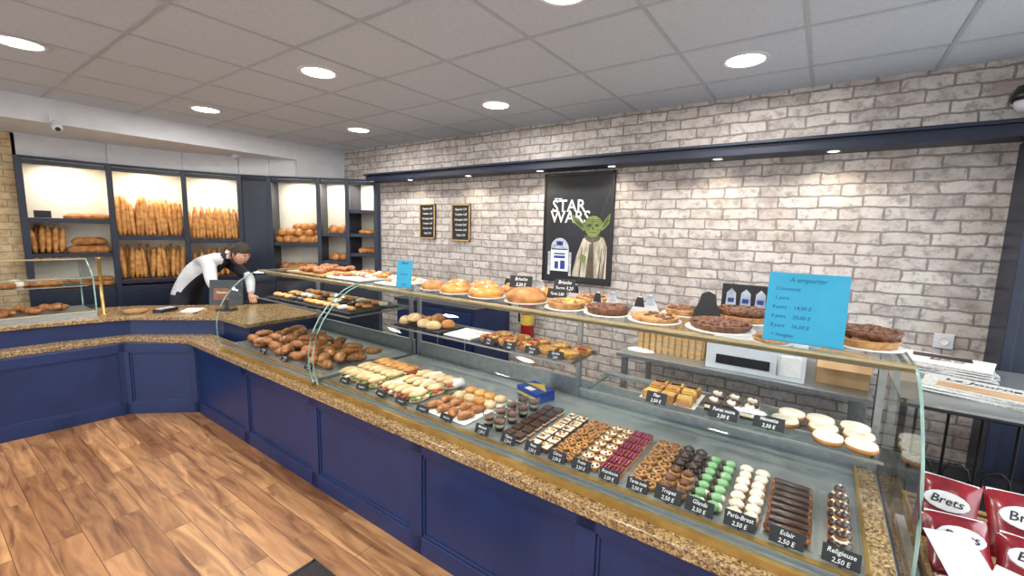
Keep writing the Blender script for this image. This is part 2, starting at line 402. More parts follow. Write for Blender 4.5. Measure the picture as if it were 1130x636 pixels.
def bun(b,x,y,z,rx,ry,rz,k='bread',a=0): b.ell((x,y,z+rz*.6),rx,ry,rz,k,RZ(a),flat=.6,nz=.12)
for i,z,rng,cnt,rz in ((0,1.652,(.5,.95),5,.04),(4,1.422,(.06,.94),9,.065),(4,1.51,(.12,.9),7,.06),(4,1.59,(.4,.85),3,.055),(5,1.552,(.2,.8),2,.07),(6,1.302,(.2,.8),3,.05),(6,1.552,(.2,.8),3,.04),(0,1.302,(.5,.92),5,.05),(0,1.39,(.55,.88),3,.05),(4,1.052,(.1,.9),5,.07),(5,1.202,(.2,.8),2,.06)):
    for k in range(cnt):
        s=rng[0]+(rng[1]-rng[0])*(k+.5)/cnt; c=pos(i,s,R_(.35,.6))
        bun(b,c.x,c.y,z,.07*R_(.9,1.2),.075,rz,'bread',R_(0,180))
for i in (0,1,2):
    for k in range(6):
        c=pos(i,.12+.14*k,.35); 
        loaf(b,(c.x-.02,c.y-.1,.972),(c.x+.02,c.y+.1,.972),.03,'bread')
        if k%2: loaf(b,(c.x-.05,c.y-.1,1.02 if i==0 else .975),(c.x+.0,c.y+.1,1.02 if i==0 else .975),.03,'bread')
b.done()
c=pos(0,.2,.15); B('bread_price_card').box(-.06,.06,-.005,0,0,.07,'black',T(c.x,c.y,1.661)@RZ(90)).done()

# ---------------- counter ----------------
back=[(.30,2.28),(-3.84,2.28),(-4.62,2.30),(-5.4,1.37),(-5.66,.9),(-5.72,-1.0)]
fr=[(-4.93,-1.0),(-4.76,1.06),(-4.35,1.44),(.30,1.42)]
b=B('shop_counter')
b.prism(fr+back,0,.62,'navy')
led=[(-4.985,-1.0),(-4.815,1.085),(-4.375,1.385),(.33,1.365),(.33,1.60),(-4.2,1.60),(-4.5,1.6),(-4.95,1.2),(-5.2,-1.0)]
b.prism(led,.62,.66,'granite')
upf=[(-5.17,-1.0),(-5.03,.60),(-4.90,1.15),(-4.32,1.66),(-3.83,1.66)]
b.prism(upf+[(-3.83,2.28)]+back[2:],.62,.795,'navy')
upo=[(-5.13,-1.0),(-5.00,.60),(-4.87,1.13),(-4.31,1.625),(-3.83,1.625)]
b.prism(upo+[(-3.83,2.30),(-4.60,2.32),(-5.42,1.38),(-5.68,.9),(-5.74,-1.0)],.795,.825,'granite')
def panels(p,q,z0,z1,n,w=.085,t=.014):
    p,q=Vector(p),Vector(q); d=(q-p); Ln=d.length; d.normalize(); nn=Vector((d.y,-d.x))
    def seg(a,c,za,zb,tt):
        A=p+d*a; Cc=p+d*c; b.prism([A+nn*tt,Cc+nn*tt,Cc-nn*.005,A-nn*.005],za,zb,'navy')
    seg(0,Ln,z1-w*.9,z1,t); seg(0,Ln,z0,z0+w*1.2,t)
    for i in range(n+1):
        c=Ln*i/n; a=max(0,c-w/2); e=min(Ln,c+w/2); seg(a,e,z0,z1,t)
    for i in range(n):
        a=Ln*i/n+w/2; e=Ln*(i+1)/n-w/2
        for (s0,s1,za,zb) in ((a,e,z1-w*.9-.014,z1-w*.9),(a,e,z0+w*1.2,z0+w*1.2+.014),(a,a+.014,z0+w,z1-w*.9),(e-.014,e,z0+w,z1-w*.9)):
            seg(s0,s1,za,zb,t*.5)
panels(fr[0],fr[1],0,.62,2); panels(fr[1],fr[2],0,.62,1); panels(fr[2],fr[3],0,.62,5)
b.done(.003)

# ---------------- curved glass display cases ----------------
prof=[(1.435,.685),(1.42,.74),(1.41,.80),(1.41,.87),(1.42,.94),(1.445,1.01),(1.485,1.08),(1.54,1.145),(1.60,1.20),(1.67,1.245),(1.745,1.27)]
def case(name,x0,x1,mids,parts=(1,1)):
    b=B(name)
    b.box(x0,x1,1.465,2.27,.6605,.70,'tray')
    b.box(x0,x1,1.425,1.447,.6605,.686,'brass'); b.box(x0,x1,1.447,1.465,.6605,.69,'steel')
    b.box(x0,x1,1.475,1.50,.70,.703,'brass')
    v=[];f=[]
    for (y,z) in prof: v+=[(x0,y,z),(x1,y,z)]
    for i in range(len(prof)-1): f.append((2*i,2*i+1,2*i+3,2*i+2))
    b.add(v,f,'glass',sm=True)
    for xx,on in ((x0,parts[0]),(x1,parts[1])):
        if not on: continue
        poly=prof+[(2.25,1.27),(2.25,.70),(1.47,.70)]
        b.add([(xx,y,z) for y,z in poly],[tuple(range(len(poly)))],'glass')
        b.tube([(xx,y,z) for y,z in prof],.004,'glasse',6)
        b.tube([(xx,1.745,1.27),(xx,2.25,1.27)],.004,'glasse',6)
    b.add([(x0,1.745,1.272),(x1,1.745,1.272),(x1,2.24,1.272),(x0,2.24,1.272)],[(0,1,2,3)],'glassd')
    b.box(x0,x1,1.735,1.757,1.255,1.276,'gold'); b.box(x0,x1,2.235,2.25,1.255,1.276,'steel')
    n=max(2,int((x1-x0)/1.25)+1)
    for i in range(n):
        xx=x0+.02+(x1-x0-.04)*i/(n-1)
        b.box(xx-.012,xx+.012,2.235,2.26,.70,1.256,'steel')
        b.box(xx-.008,xx+.008,1.757,2.235,1.258,1.268,'steel')
    for (a,c,y0,y1,z) in mids:
        b.add([(a,y0,z-.002),(c,y0,z-.002),(c,y1,z-.002),(a,y1,z-.002)],[(0,1,2,3)],'glassd')
        b.box(a,c,y0-.006,y0,z-.01,z-.0005,'steel'); b.box(a,c,y1-.02,y1,z-.016,z-.004,'steel')
        for xx in (a+.03,(a+c)/2,c-.03): b.box(xx-.006,xx+.006,y0+.02,2.24,z-.012,z-.004,'steel')
        b.box(a,c,y1-.012,y1-.004,z-.004,z+.012,'steel')
    b.box(x0,x1,2.25,2.27,.70,.80,'steel')
    b.tube([(x0+.05,1.775,1.25),(x1-.05,1.775,1.25)],.007,'white',8)
    o=b.done(recalc=False)
    light('case_strip_light','AREA',((x0+x1)/2,1.80,1.24),5*(x1-x0)/2.7,(1,.97,.93),x1-x0-.1,.02,parent=o,rot=(math.radians(-8),0,0))
    return o
case('pastry_display_case',-2.45,.26,[(-2.42,-.98,1.95,2.235,.98),(-.93,.24,1.93,2.235,.88)])
case('pastry_display_case',-3.80,-2.50,[(-3.77,-2.53,1.72,2.235,1.05)])
B('trim_4').box(.185,.195,1.51,2.25,.7005,.712,'brass').box(.195,.255,1.51,2.25,.7005,.708,'granite').done()

# left counter showcase (closed glass box)
b=B('counter_glass_showcase')
for (xx,yy) in ((-5.08,1.02),(-5.20,-.9)):
    b.tube([(xx,yy,.825),(xx,yy,1.32)],.012,'brass',10); b.lathe([(0,.0),(.018,.0),(.018,.012),(0,.014)],'brass',T(xx,yy,1.32),12); b.lathe([(0,0),(.024,0),(.02,.012),(0,.012)],'brass',T(xx,yy,.825),12)
b.prism([(-5.09,.98),(-5.21,-.9),(-5.66,-.9),(-5.56,.98)],.8255,.865,'steel')
b.add([(-5.10,.98,.865),(-5.22,-.9,.865),(-5.22,-.9,1.16),(-5.10,.98,1.16)],[(0,1,2,3)],'glass')
b.add([(-5.10,.98,1.16),(-5.22,-.9,1.16),(-5.40,-.9,1.31),(-5.30,.98,1.31)],[(0,1,2,3)],'glass')
b.add([(-5.30,.98,1.31),(-5.40,-.9,1.31),(-5.66,-.9,1.31),(-5.56,.98,1.31)],[(0,1,2,3)],'glassd')
b.add([(-5.10,.98,.865),(-5.10,.98,1.16),(-5.30,.98,1.31),(-5.56,.98,1.31),(-5.56,.98,.865)],[(0,1,2,3,4)],'glass')
b.tube([(-5.10,.98,1.16),(-5.22,-.9,1.16)],.006,'glasse',6); b.tube([(-5.30,.98,1.31),(-5.40,-.9,1.31)],.008,'gold',6)
b.tube([(-5.10,.98,.865),(-5.10,.98,1.16),(-5.30,.98,1.31),(-5.56,.98,1.31),(-5.56,.98,.865)],.006,'glasse',6)
b.tube([(-5.10,.98,.868),(-5.22,-.9,.868)],.009,'gold',6)
b.add([(-5.22,.96,1.08),(-5.34,-.88,1.08),(-5.64,-.88,1.08),(-5.55,.96,1.08)],[(0,1,2,3)],'glassd'); b.tube([(-5.22,.96,1.08),(-5.34,-.88,1.08)],.005,'steel',6)
b.done(recalc=False)

# ---------------- pastry helpers ----------------
def pie(b,x,y,z,r,h=.03,crust='crust',fill='brown',lump=0,lk=None,plate=True):
    z0=z
    if plate: b.lathe([(0,0),(r*.8,0),(r*1.12,.006),(r*1.1,.009),(0,.004)],'paper',T(x,y,z),28); z0=z+.005
    b.lathe([(0,0),(r*.88,0),(r,h*.9),(r*.96,h),(r*.88,h*.7),(r*.86,h*.6)],crust,T(x,y,z0),48,.02,16)
    b.lathe([(r*.88,h*.7),(r*.6,h*.85),(0,h*.95)],fill,T(x,y,z0),24)
    for i in range(lump):
        a=R_(0,6.28); q=r*.82*math.sqrt(R_(0,1)); s=R_(.008,.016)
        b.ell((x+q*math.cos(a),y+q*math.sin(a),z0+h*.88),s*1.3,s,s*.7,lk or fill,RZ(R_(0,180)),6,4)
def plate(b,x,y,z,r,k='paper'): b.lathe([(0,0),(r*.8,0),(r,.008),(r*.98,.011),(r*.78,.004),(0,.004)],k,T(x,y,z),28)
def croissant(b,x,y,z,a,Ln=.13,k='croi',r=.03):
    pts=[];rad=[];n=19
    for i in range(n):
        t=i/(n-1); th=(t-.5)*2.2
        pts.append((Ln*.55*math.sin(th),Ln*.4*(math.cos(th)-.6),r*.75)); rad.append(r*(max(.02,math.sin(math.pi*t))**.6)*(1+.13*math.cos(t*math.pi*12))+.003)
    b.tube(pts,rad,k,9,T(x,y,z)@RZ(a),.85)
def slate(x,y,z,w,h,lines,a=0,tilt=72,ts=None,stem=0):
    b=B('price_label')
    X=T(x,y,z+stem)@RZ(a)@RX(tilt)
    b.box(-w/2,w/2,.003,h,-.003,0,'black',X)
    ts=ts or h*.38
    n=len(lines)
    for i,t in enumerate(lines):
        b.text(t,ts,'chalk',X@T(0,h*(1-(i+.5)/n)*.92+.04*h,0),sx=.88)
    b.box(-.004,.004,0,.01,-.018,-.003,'black',X)
    if stem: b.box(-.003,.003,.0,.004,-stem,.004,'steel',T(x,y,z+stem))
    b.done(recalc=False)

# --- top shelf goods
ZS=1.2765
def dessert_pies(lst):
    for name,args in lst:
        b=B(name)
        for a in args: pie(b,*a[0],**a[1])
        b.done()
kw=lambda **k:k
dessert_pies([('praline_cake',[((.145,1.94,ZS,.10,.032,'crust','brown',70),{}),((.155,1.955,ZS+.032,.095,.03,'brown','brown',60),kw(plate=False))]),
 ('praline_cake',[((-.31,1.88,ZS,.115,.03,'brown','brown',80),{})]),
 ('praline_cake',[((-.26,2.125,ZS,.10,.03,'crust','brown',60),{}),((-.27,2.12,ZS+.03,.098,.03,'brown','brown',60),kw(plate=False))]),
 ('custard_pie',[((-.565,1.87,ZS,.10,.022,'crust','crust',16,'brown'),{})]),('praline_cake',[((-.50,2.12,ZS,.095,.03,'crust','brown',50),{})]),
 ('round_pie',[((-.785,1.88,ZS,.098,.036,'brown','brown',40),{})]),('round_pie',[((-1.0,1.88,ZS,.095,.036,'crust','brown',16,'custard'),{})]),
 ('round_pie',[((-.97,2.12,ZS,.09,.034,'crust','crust',20,'brown'),{})])])
for (x,y,r,k) in ((-1.25,1.90,.108,'bread'),(-1.25,2.13,.08,'brio'),(-1.505,1.89,.10,'brio'),(-1.46,2.125,.09,'brio'),(-1.73,1.88,.088,'brio'),(-1.69,2.09,.085,'brio'),(-1.93,1.90,.078,'bread'),(-1.91,2.10,.07,'brio')):
    b=B('brioche_loaf')
    plate(b,x,y,ZS,r*1.05)
    h=.5
    b.ell((x,y,ZS+.004+r*h*.45),r,r,r*h,k,None,22,12,nz=.1,flat=.45)
    if k=='brio':
        for j in range(9): b.ell((x+r*.55*math.cos(j*.7),y+r*.55*math.sin(j*.7),ZS+r*h*1.2),r*.22,r*.14,r*.12,k,RZ(j*40),8,5)
    else:
        for j in range(14):
            a=R_(0,6.28);q=R_(0,.7)*r; b.ell((x+q*math.cos(a),y+q*math.sin(a),ZS+r*h*1.38*math.sqrt(1-(q/r)**2)),.01,.008,.006,'cream2',None,6,4)
    b.done()
b=B('pastry_tray'); b.box(-2.95,-2.55,1.82,2.2,ZS,ZS+.012,'paper')
for i in range(26): 
    b.ell((-2.92+.34*R_(0,1)+.01,1.86+.3*R_(0,1),ZS+.025),.035,.026,.016,random.choice(['brio','cream2','croi','bread']),RZ(R_(0,180)),9,6)
b.done()
b=B('croissant_tray'); b.box(-3.5,-3.0,1.82,2.2,ZS,ZS+.012,'wood')
for i in range(26): croissant(b,-3.44+.38*R_(0,1),1.86+.3*R_(0,1),ZS+.012+R_(0,.012),R_(0,360),.1,'croi',.02)
b.done()
b=B('pastry_tray'); b.box(-2.42,-2.19,1.84,2.18,ZS+.0,ZS+.010,'paper')
for i in range(18):
    b.ell((-2.385+.16*R_(0,1),1.88+.26*R_(0,1),ZS+.02),.03,.024,.013,random.choice(['cream2','bread','brio']),RZ(R_(0,180)),9,6)
b.done()
def sign(name,x,y,z,w,h,a,lines,ts,k='teal',tk='ink'):
    b=B(name); X=T(x,y,z)@RZ(a)@RX(82)
    b.box(-w/2,w/2,0,h,-.004,0,k,X)
    b.box(-w/2,w/2,0,.003,-.04,.0,k,X)
    for i,(t,px,s) in enumerate(lines): b.text(t,s*ts,tk,X@T(px*w,h*(.9-.8*i/max(1,len(lines)-1)),0),'LEFT' if px<-.2 else 'CENTER')
    return b.done()
sign('price_sign',-.035,1.79,ZS+.006,.235,.245,-2,[('A emporter',0,1.),('Croissants',-.4,.8),('1 pers',-.4,.8),('4 pers    14,00 E',-.42,.8),('6 pers    20,00 E',-.42,.8),('8 pers    26,00 E',-.42,.8),('+ bougies',-.4,.8)],.022)
sign('price_sign',-2.09,1.80,ZS+.006,.11,.17,12,[('Menu',0,1.),('du jour',0,.8),('7,50',0,1)],.022)
slate(-1.375,2.03,ZS+.002,.13,.07,['Brioche','3,20 E'],18,stem=.05); slate(-1.12,2.07,ZS+.002,.12,.07,['Brioche','Sucre 3,20'],10,stem=.05)
slate(-1.12,1.99,ZS+.002,.11,.055,['Tarte 2,80'],5,stem=.02)
for (x,y,t) in ((-1.22,1.505,'Mousse'),(-1.07,1.505,'Opera'),(-.94,1.505,'Noix'),(-.82,1.505,'Citron'),(-.71,1.505,'Fruits'),(-.59,1.505,'Framboise'),(-.48,1.505,'Tarte noix')):
    slate(x,y,.7038,.08,.046,[t,'2,50 E'],R_(-5,5),66)
for (x,y,t) in ((-.37,1.508,'Tropez'),(-.265,1.505,'Glands'),(-.14,1.505,'Paris-Brest'),(-.01,1.505,'Eclair'),(.125,1.505,'Religieuse')):
    slate(x,y,.7038,.092,.052,[t,'2,50 E'],R_(-4,4),66)
for (x,y,t,w_) in ((-.56,1.945,'Flan',.09),(-.28,1.95,'Foret noire',.11),(-.115,1.965,'Nonette',.11)): slate(x,y,.8808,w_,.055,[t,'2,50 E'],0,68)
for k in range(6): slate(-2.3+k*.17,1.508,.7038,.085,.035,['Sandwich'],R_(-6,6),60,ts=.013)
for k in range(4): slate(-1.55+k*.15,1.962,.9808,.085,.045,[random.choice(['Quiche','Pizza','Tourte']),'3,50'],R_(-6,6),68)
for k in range(3): slate(-3.3+k*.3,1.508,.7038,.09,.04,['Croissant','1,00'],0,66)
def fig(name,x,y,z,s,k,shape,a=0,face=None):
    b=B(name); X=T(x,y,z)@RZ(a)@RX(84); b.prism([(px*s,py*s) for px,py in shape],-.003,0,k,X); b.box(-.2*s,.2*s,0,.004,-.02,0,k,X)
    if face: b.prism([(-.025,.03),(.025,.03),(.014,.075),(-.014,.075)],.0004,.001,face,X)
    b.done()
vader=[(-.45,0),(.45,0),(.42,.3),(.28,.6),(.22,.9),(0,1.0),(-.22,.9),(-.28,.6),(-.42,.3)]
tent=[(-.5,0),(.5,0),(.05,.9),(-.05,.9)]
fig('paper_figure',-.39,2.025,ZS+.002,.13,'black',vader)
b=B('black_paper_board'); X=T(-.27,2.228,ZS+.003)@RX(88); b.box(-.1,.1,0,.15,-.003,0,'black',X)
for dx in (-.06,0,.06):
    b.prism([(dx-.022,.05),(dx+.022,.05),(dx+.019,.11),(dx,.13),(dx-.019,.11)],.0004,.001,'pgrey',X); b.box(dx-.013,dx+.013,.065,.085,.001,.0015,'pblue',X)
b.done()
for (x,y,f_) in ((-.89,1.99,'black'),(-.84,2.06,'pgrey'),(-.68,2.0,'black'),(-.655,2.08,'pgrey'),(-1.12,2.2,'black'),(-1.59,2.20,'black'),(-1.355,2.215,'pgrey')):
    fig('paper_figure',x,y,ZS+.002,.09,'paper',tent,R_(-10,10),f_)

# --- deck goods, near case
b=B('steel_pastry_trays')
for (x0,x1) in ((-1.30,-.98),(-.975,-.765),(-.76,-.54),(-.535,-.325),(-.32,-.09),(-.085,.065),(.07,.18)):
    b.box(x0+.003,x1-.003,1.53,1.95,.7005,.7028,'steel')
b.done()
ZD=.7032
def rows(x,y0,y1,n): return [(x+R_(-.002,.002),y0+(y1-y0)*i/(n-1)+R_(-.002,.002)) for i in range(n)]
b=B('chocolate_eclairs')
for (x,y) in rows(-.012,1.56,1.87,8):
    a=R_(-.004,.004); r=.0155
    b.tube([(x-.064,y-a,ZD+.017),(x-.057,y-a,ZD+.017),(x+.057,y+a,ZD+.017),(x+.064,y+a,ZD+.017)],[.008,r,r,.008],'croi',10)
    b.tube([(x-.060,y-a,ZD+.023),(x-.052,y-a,ZD+.024),(x+.052,y+a,ZD+.024),(x+.06,y+a,ZD+.023)],[.009,.0155,.0155,.009],'choc',10,sq=.75)
b.done()
b=B('religieuse_pastries')
for (x,y) in rows(.125,1.565,1.86,6):
    b.ell((x,y,ZD+.022),.033,.031,.026,'croi',flat=.8); b.ell((x,y,ZD+.031),.032,.030,.02,'choc'); b.lathe([(.012,.046),(.02,.048),(.021,.051),(.016,.056)],'cream2',T(x,y,ZD),16,.12,8)
    b.ell((x,y,ZD+.062),.018,.018,.016,'croi'); b.ell((x,y,ZD+.068),.0175,.0175,.013,'choc'); b.ell((x,y,ZD+.082),.004,.004,.004,'cream2',None,6,4)
b.done()
b=B('cream_puffs')
for xx in (-.165,-.113):
    for (x,y) in rows(xx,1.56,1.89,7):
        b.ell((x,y,ZD+.017),.026,.022,.019,'bread',RZ(R_(0,90)),14,8,flat=.85)
        b.ell((x,y,ZD+.024),.025,.021,.018,'cream2',RZ(R_(0,90)),14,8,nz=.25)
b.done()
b=B('green_fondant_pastries')
for xx in (-.285,-.23):
    for (x,y) in rows(xx,1.56,1.90,7):
        b.ell((x,y,ZD+.018),.025,.019,.019,'green' ,RZ(25),14,8,flat=.85); b.ell((x-.02,y-.008,ZD+.018),.01,.016,.016,'choc',RZ(25),10,6)
        if y<1.62: b.ell((x+.02,y+.008,ZD+.018),.01,.014,.014,'cream2',RZ(25),10,6)
b.done()
b=B('chocolate_cream_cakes')
for xx in (-.395,-.345):
    for (x,y) in rows(xx,1.57,1.92,6) :
        b.lathe([(0,0),(.022,0),(.026,.012),(.022,.02),(0,.022)],'crust' if y<1.75 else 'choc',T(x,y,ZD),16,.05,8)
        b.lathe([(.019,.02),(.022,.028),(.012,.036),(0,.044)],'brown' if y<1.75 else 'choc',T(x,y,ZD),14,.12,6)
b.done()
def tartlets(name,xs,y0,y1,n,fill,r=.027,lk=None,ln=5):
    b=B(name)
    for xx in xs:
        for (x,y) in rows(xx,y0,y1,n):
            pie(b,x,y,ZD,r,.018,'crust',fill,0,plate=False)
            for j in range(ln):
                a=j*6.28/ln+R_(0,1); b.ell((x+r*.5*math.cos(a),y+r*.5*math.sin(a),ZD+.018),r*.22,r*.2,r*.15,lk or fill,None,7,4)
    b.done()
tartlets('walnut_tartlets',(-.505,-.45),1.56,1.93,7,'crust',.027,'brown',6)
b=B('raspberry_tarts')
for xx in (-.625,-.58):
    for (x,y) in rows(xx,1.57,1.93,6):
        b.box(x-.021,x+.021,y-.027,y+.027,ZD,ZD+.014,'crust')
        for i in range(3):
            for j in range(4): b.ell((x-.014+i*.014,y-.02+j*.0135,ZD+.02),.0075,.0075,.009,'rasp',None,7,5)
b.done(.001)
tartlets('cream_tartlets',(-.73,-.675),1.56,1.94,7,'cream2',.027,'brown',3)
tartlets('fruit_tartlets',(-.845,-.79),1.56,1.93,7,'fruit',.026,'brown',4)
b=B('walnut_cake_slices')
for xx in (-.96,-.905):
    for (x,y) in rows(xx,1.57,1.92,6):
        b.box(x-.022,x+.022,y-.026,y+.026,ZD,ZD+.018,'brown'); b.box(x-.022,x+.022,y-.026,y+.026,ZD+.018,ZD+.023,'cream2')
        for j in range(5): b.ell((x+R_(-.015,.015),y+R_(-.02,.02),ZD+.026),.009,.007,.006,random.choice(['crust','brown','custard']),RZ(R_(0,90)),6,4)
b.done(.001)
b=B('layered_chocolate_cakes')
for xx in (-1.10,-1.045):
    for (x,y) in rows(xx,1.57,1.92,6):
        for j,k in enumerate(('brown','cream2','brown','choc')): b.box(x-.022,x+.022,y-.026,y+.026,ZD+j*.008,ZD+j*.008+.008,k)
b.done(.001)
b=B('dessert_cups')
for xx in (-1.25,-1.18):
    for (x,y) in rows(xx,1.60,1.9,4):
        b.lathe([(0,0),(.02,0),(.022,.02)],'choc',T(x,y,ZD),18); b.lathe([(.022,.02),(.024,.035)],'cream2',T(x,y,ZD),18); b.lathe([(.024,.035),(.026,.052),(0,.054)],'brown',T(x,y,ZD),18)
        b.lathe([(.0225,0),(.0295,.066),(.0305,.066)],'glass',T(x,y,ZD),18)
b.done(recalc=False)
b=B('gift_box'); X=T(-1.27,2.06,.7005)@RZ(-18)
b.box(-.09,.09,-.065,.065,0,.055,'pblue',X); b.box(-.09,.09,-.0655,-.0645,.02,.035,'yel',X); b.box(-.092,.092,-.067,.067,.055,.062,'pblue',X)
b.prism([(-.09,.0),(.09,.0),(.0,.066)],.0622,.064,'yel',X); b.box(-.03,.03,-.06,-.02,.0622,.0632,'paper',X); b.done(.002)
b=B('baguette_sandwiches')
b.box(-2.40,-2.03,1.53,1.93,.7005,.708,'steel'); b.box(-2.01,-1.68,1.53,1.93,.7005,.708,'steel')
def sandwich(x,y,a,kind):
    X=T(x,y,.708)@RZ(a); bk='pale' if kind else 'bag'
    b.ell(X@Vector((0,0,.014)),.064,.028,.016,bk,RZ(a),14,8,nz=.1)
    for k in range(8):
        p=X@Vector((-.05+.0143*k,R_(-.024,.004),.027)); b.ell(p,.015,.018,.007,random.choice(['lett','lett','tom','cream2'] if kind else ['cream2','lett','tom','cream2']),RZ(R_(0,90)),7,4,nz=.4)
    b.ell(X@Vector((0,.008,.043)),.062,.025,.017,bk,RZ(a)@RX(14),14,8,nz=.12)
    if kind==1: b.tube([X@Vector((.0,0,.028)),X@Vector((.066,0,.028))],[.035,.033],'paper',10,sq=.8)
for i in range(6):
    for j in range(3):
        sandwich(-2.37+.057*i+.004*j,1.60+.128*j,78+R_(-8,8),0 if j==2 else 2)
        if i<5: sandwich(-1.965+.058*i+.004*j,1.60+.128*j,78+R_(-8,8),1 if (i+j)%3==0 else 2)
b.done()
b=B('turnover_pastries'); b.box(-1.655,-1.34,1.53,1.93,.7035,.7045,'paper')
for i in range(4):
    for j in range(4):
        x=-1.60+i*.073;y=1.59+j*.095
        if j<2: croissant(b,x,y,.705,R_(60,120),.09,'croi',.022)
        else: b.ell((x,y,.722),.034,.038,.02,random.choice(['pale','brio']),RZ(R_(0,90)),12,7,nz=.2,flat=.8)
b.done()
b=B('savory_quiches')
for i in range(5):
    for j in range(2):
        x=-1.60+i*.135+.02*j;y=2.045+j*.115
        pie(b,x,y,.9808,.056,.034,'crust','custard',6,random.choice(['tom','fruit','custard']),plate=False)
b.done()
b=B('bread_tray'); b.box(-2.38,-1.95,1.97,2.21,.9808,.988,'black')
for i in range(8): bun(b,-2.33+i*.045,2.03+.09*(i%2),.988+(.03 if i%3==2 else 0),.05,.042,.035,'bread' if i%2 else 'pale',R_(0,90))
b.done()
b=B('paper_napkins'); b.box(-1.92,-1.70,1.98,2.2,.9808,.988,'paper'); b.box(-1.90,-1.74,2.0,2.18,.988,.993,'chalk'); b.done()
ZM=.8808
b=B('flan_slices')
b.box(-.65,-.40,1.99,2.21,ZM-.0005,ZM+.001,'paper')
for i in range(3):
    for j in range(3):
        X=T(-.60+i*.075,2.02+j*.075,ZM+.001)@RZ(R_(-12,12))
        b.prism([(-.033,-.03),(.033,-.03),(.033,.03),(-.033,.03)],0,.034,'crust',X); b.box(-.029,.029,-.026,.026,.034,.038,'custard',X)
        if j: b.box(-.026,.02,-.02,.026,.038,.046,random.choice(['choc','fruit','custard']),X)
b.done(.001)
b=B('black_forest_cakes')
for i in range(3):
    for j in range(2):
        X=T(-.335+i*.07,2.05+j*.09,ZM+.001)
        b.box(-.03,.03,-.035,.035,0,.014,'choc',X); b.box(-.03,.03,-.035,.035,.014,.028,'cream2',X); b.box(-.03,.03,-.035,.035,.028,.04,'choc',X)
        b.ell((-.335+i*.07,2.05+j*.09,ZM+.048),.02,.022,.012,'cream2',None,10,6,nz=.3); b.ell((-.33+i*.07,2.05+j*.09,ZM+.058),.007,.007,.007,'rasp',None,8,5)
b.done()
b=B('iced_buns')
for (x,y) in ((-.065,2.07),(-.045,2.165),(.08,1.99),(.065,2.085),(.055,2.165),(.18,1.99),(.178,2.085),(.17,2.165)):
    b.lathe([(0,0),(.044,0),(.052,.012),(.050,.02),(.047,.024)],'bread',T(x,y,ZM),24); b.lathe([(.050,.019),(.047,.029),(.031,.033),(0,.034)],'cream2',T(x,y,ZM),24)
b.done()
b=B('croissants')
b.box(-3.74,-3.16,1.53,2.0,.7005,.708,'steel'); b.box(-3.12,-2.56,1.53,2.0,.7005,.708,'steel')
for i in range(52):
    x=-3.68+1.06*(i%13)/12+R_(-.02,.02); y=1.59+.12*(i//13)+R_(-.02,.02)
    croissant(b,x,y,.71+(.03 if i%2 else .0),R_(0,360),.13,'croi',.031)
b.done()
b=B('viennoiserie_tray'); b.box(-3.72,-2.6,1.76,2.2,1.0505,1.06,'black')
for i in range(36): 
    b.ell((-3.66+1.0*(i%12)/11,1.82+.14*(i//12),1.078),.045,.035,.018,random.choice(['bread','choc','croi','brio','cream2']),RZ(R_(0,180)),10,6,nz=.2)
b.done()
b=B('pastries_assortment')
for i in range(34): croissant(b,-5.24-.24*R_(0,1),-.4+1.25*(i/34),.866+R_(0,.02),R_(0,360),.11,'croi',.028)
b.done()
b=B('sweet_breads')
for i in range(24):
    y=-.5+1.35*i/24; bun(b,-5.42+R_(-.06,.05)-.03*(i%2),y,1.081,.06,.05,.04,random.choice(['croi','bread','brio','cream2']),R_(0,90))
b.done()

# ---------------- things on counter ----------------
b=B('cash_register_display'); X=T(-4.60,1.80,.8255)@RZ(42)
b.box(-.07,.07,-.06,.06,0,.015,'plastic',X); b.box(-.015,.015,-.01,.01,.015,.1,'plastic',X)
b.box(-.15,.15,-.015,.015,0.05,.29,'plastic',X@RX(-8)); b.box(-.11,.03,-.018,-.015,.1,.21,'rlab',X@RX(-8)); b.text('Paiement',.025,'chalk',X@RX(-8)@T(-.04,-.0185,.17)@RX(90)); b.done(.004)
b=B('card_terminal'); X=T(-4.93,1.42,.8255)@RZ(30)
b.box(-.045,.045,-.09,.09,0,.03,'plastic',X); b.box(-.035,.035,.01,.07,.03,.033,'pgrey',X)
for i in range(3):
    for j in range(4): b.box(-.03+i*.022,-.014+i*.022,-.075+j*.019,-.062+j*.019,.03,.036,'pgrey',X)
b.done(.003)
b=B('brochure_stack'); 
for i in range(6): b.box(-.07,.07,-.1,.1,i*.003,i*.003+.0025,'paper' if i%2 else 'wood',T(-4.75,1.57,.8258)@RZ(30+i*5))
b.done()
b=B('wicker_change_tray'); b.lathe([(0,0),(.07,0),(.085,.03),(.08,.03),(.066,.006),(0,.006)],'wick',T(-5.02,1.22,.8255),20); b.done()
# ---------------- poster & chalkboards ----------------
b=B('framed_movie_poster'); X=T(-1.86,3.655,1.18)@RX(90)
b.box(-.35,.35,0,1.0,-.0,.02,'black',X)
for (a,c,d,e) in ((-.35,-.33,0,1),(.33,.35,0,1),(-.35,.35,0,.02),(-.35,.35,.98,1)): b.box(a,c,d,e,.02,.028,'plastic',X)
Z1=.0205
def flat(poly,k,z): b.prism(poly,z,z+.0006,k,X)
flat([(-.28,.05),(.31,.05),(.31,.80),(-.28,.80)],'space',Z1-.0003)
b.text('STAR',.155,'chalk',X@T(-.09,.70,Z1+.001),shear=0,sx=.95); b.text('WARS',.155,'chalk',X@T(-.07,.60,Z1+.001),shear=0,sx=.95)
flat([(-.24,.768),(-.16,.768),(-.16,.775),(-.24,.775)],'chalk',Z1+.001)
flat([(-.03,.06),(.305,.06),(.305,.34),(.27,.42),(.17,.46),(.07,.41),(.01,.25)],'robe',Z1)
flat([(.11,.06),(.19,.06),(.175,.38),(.135,.36)],'robed',Z1+.001)
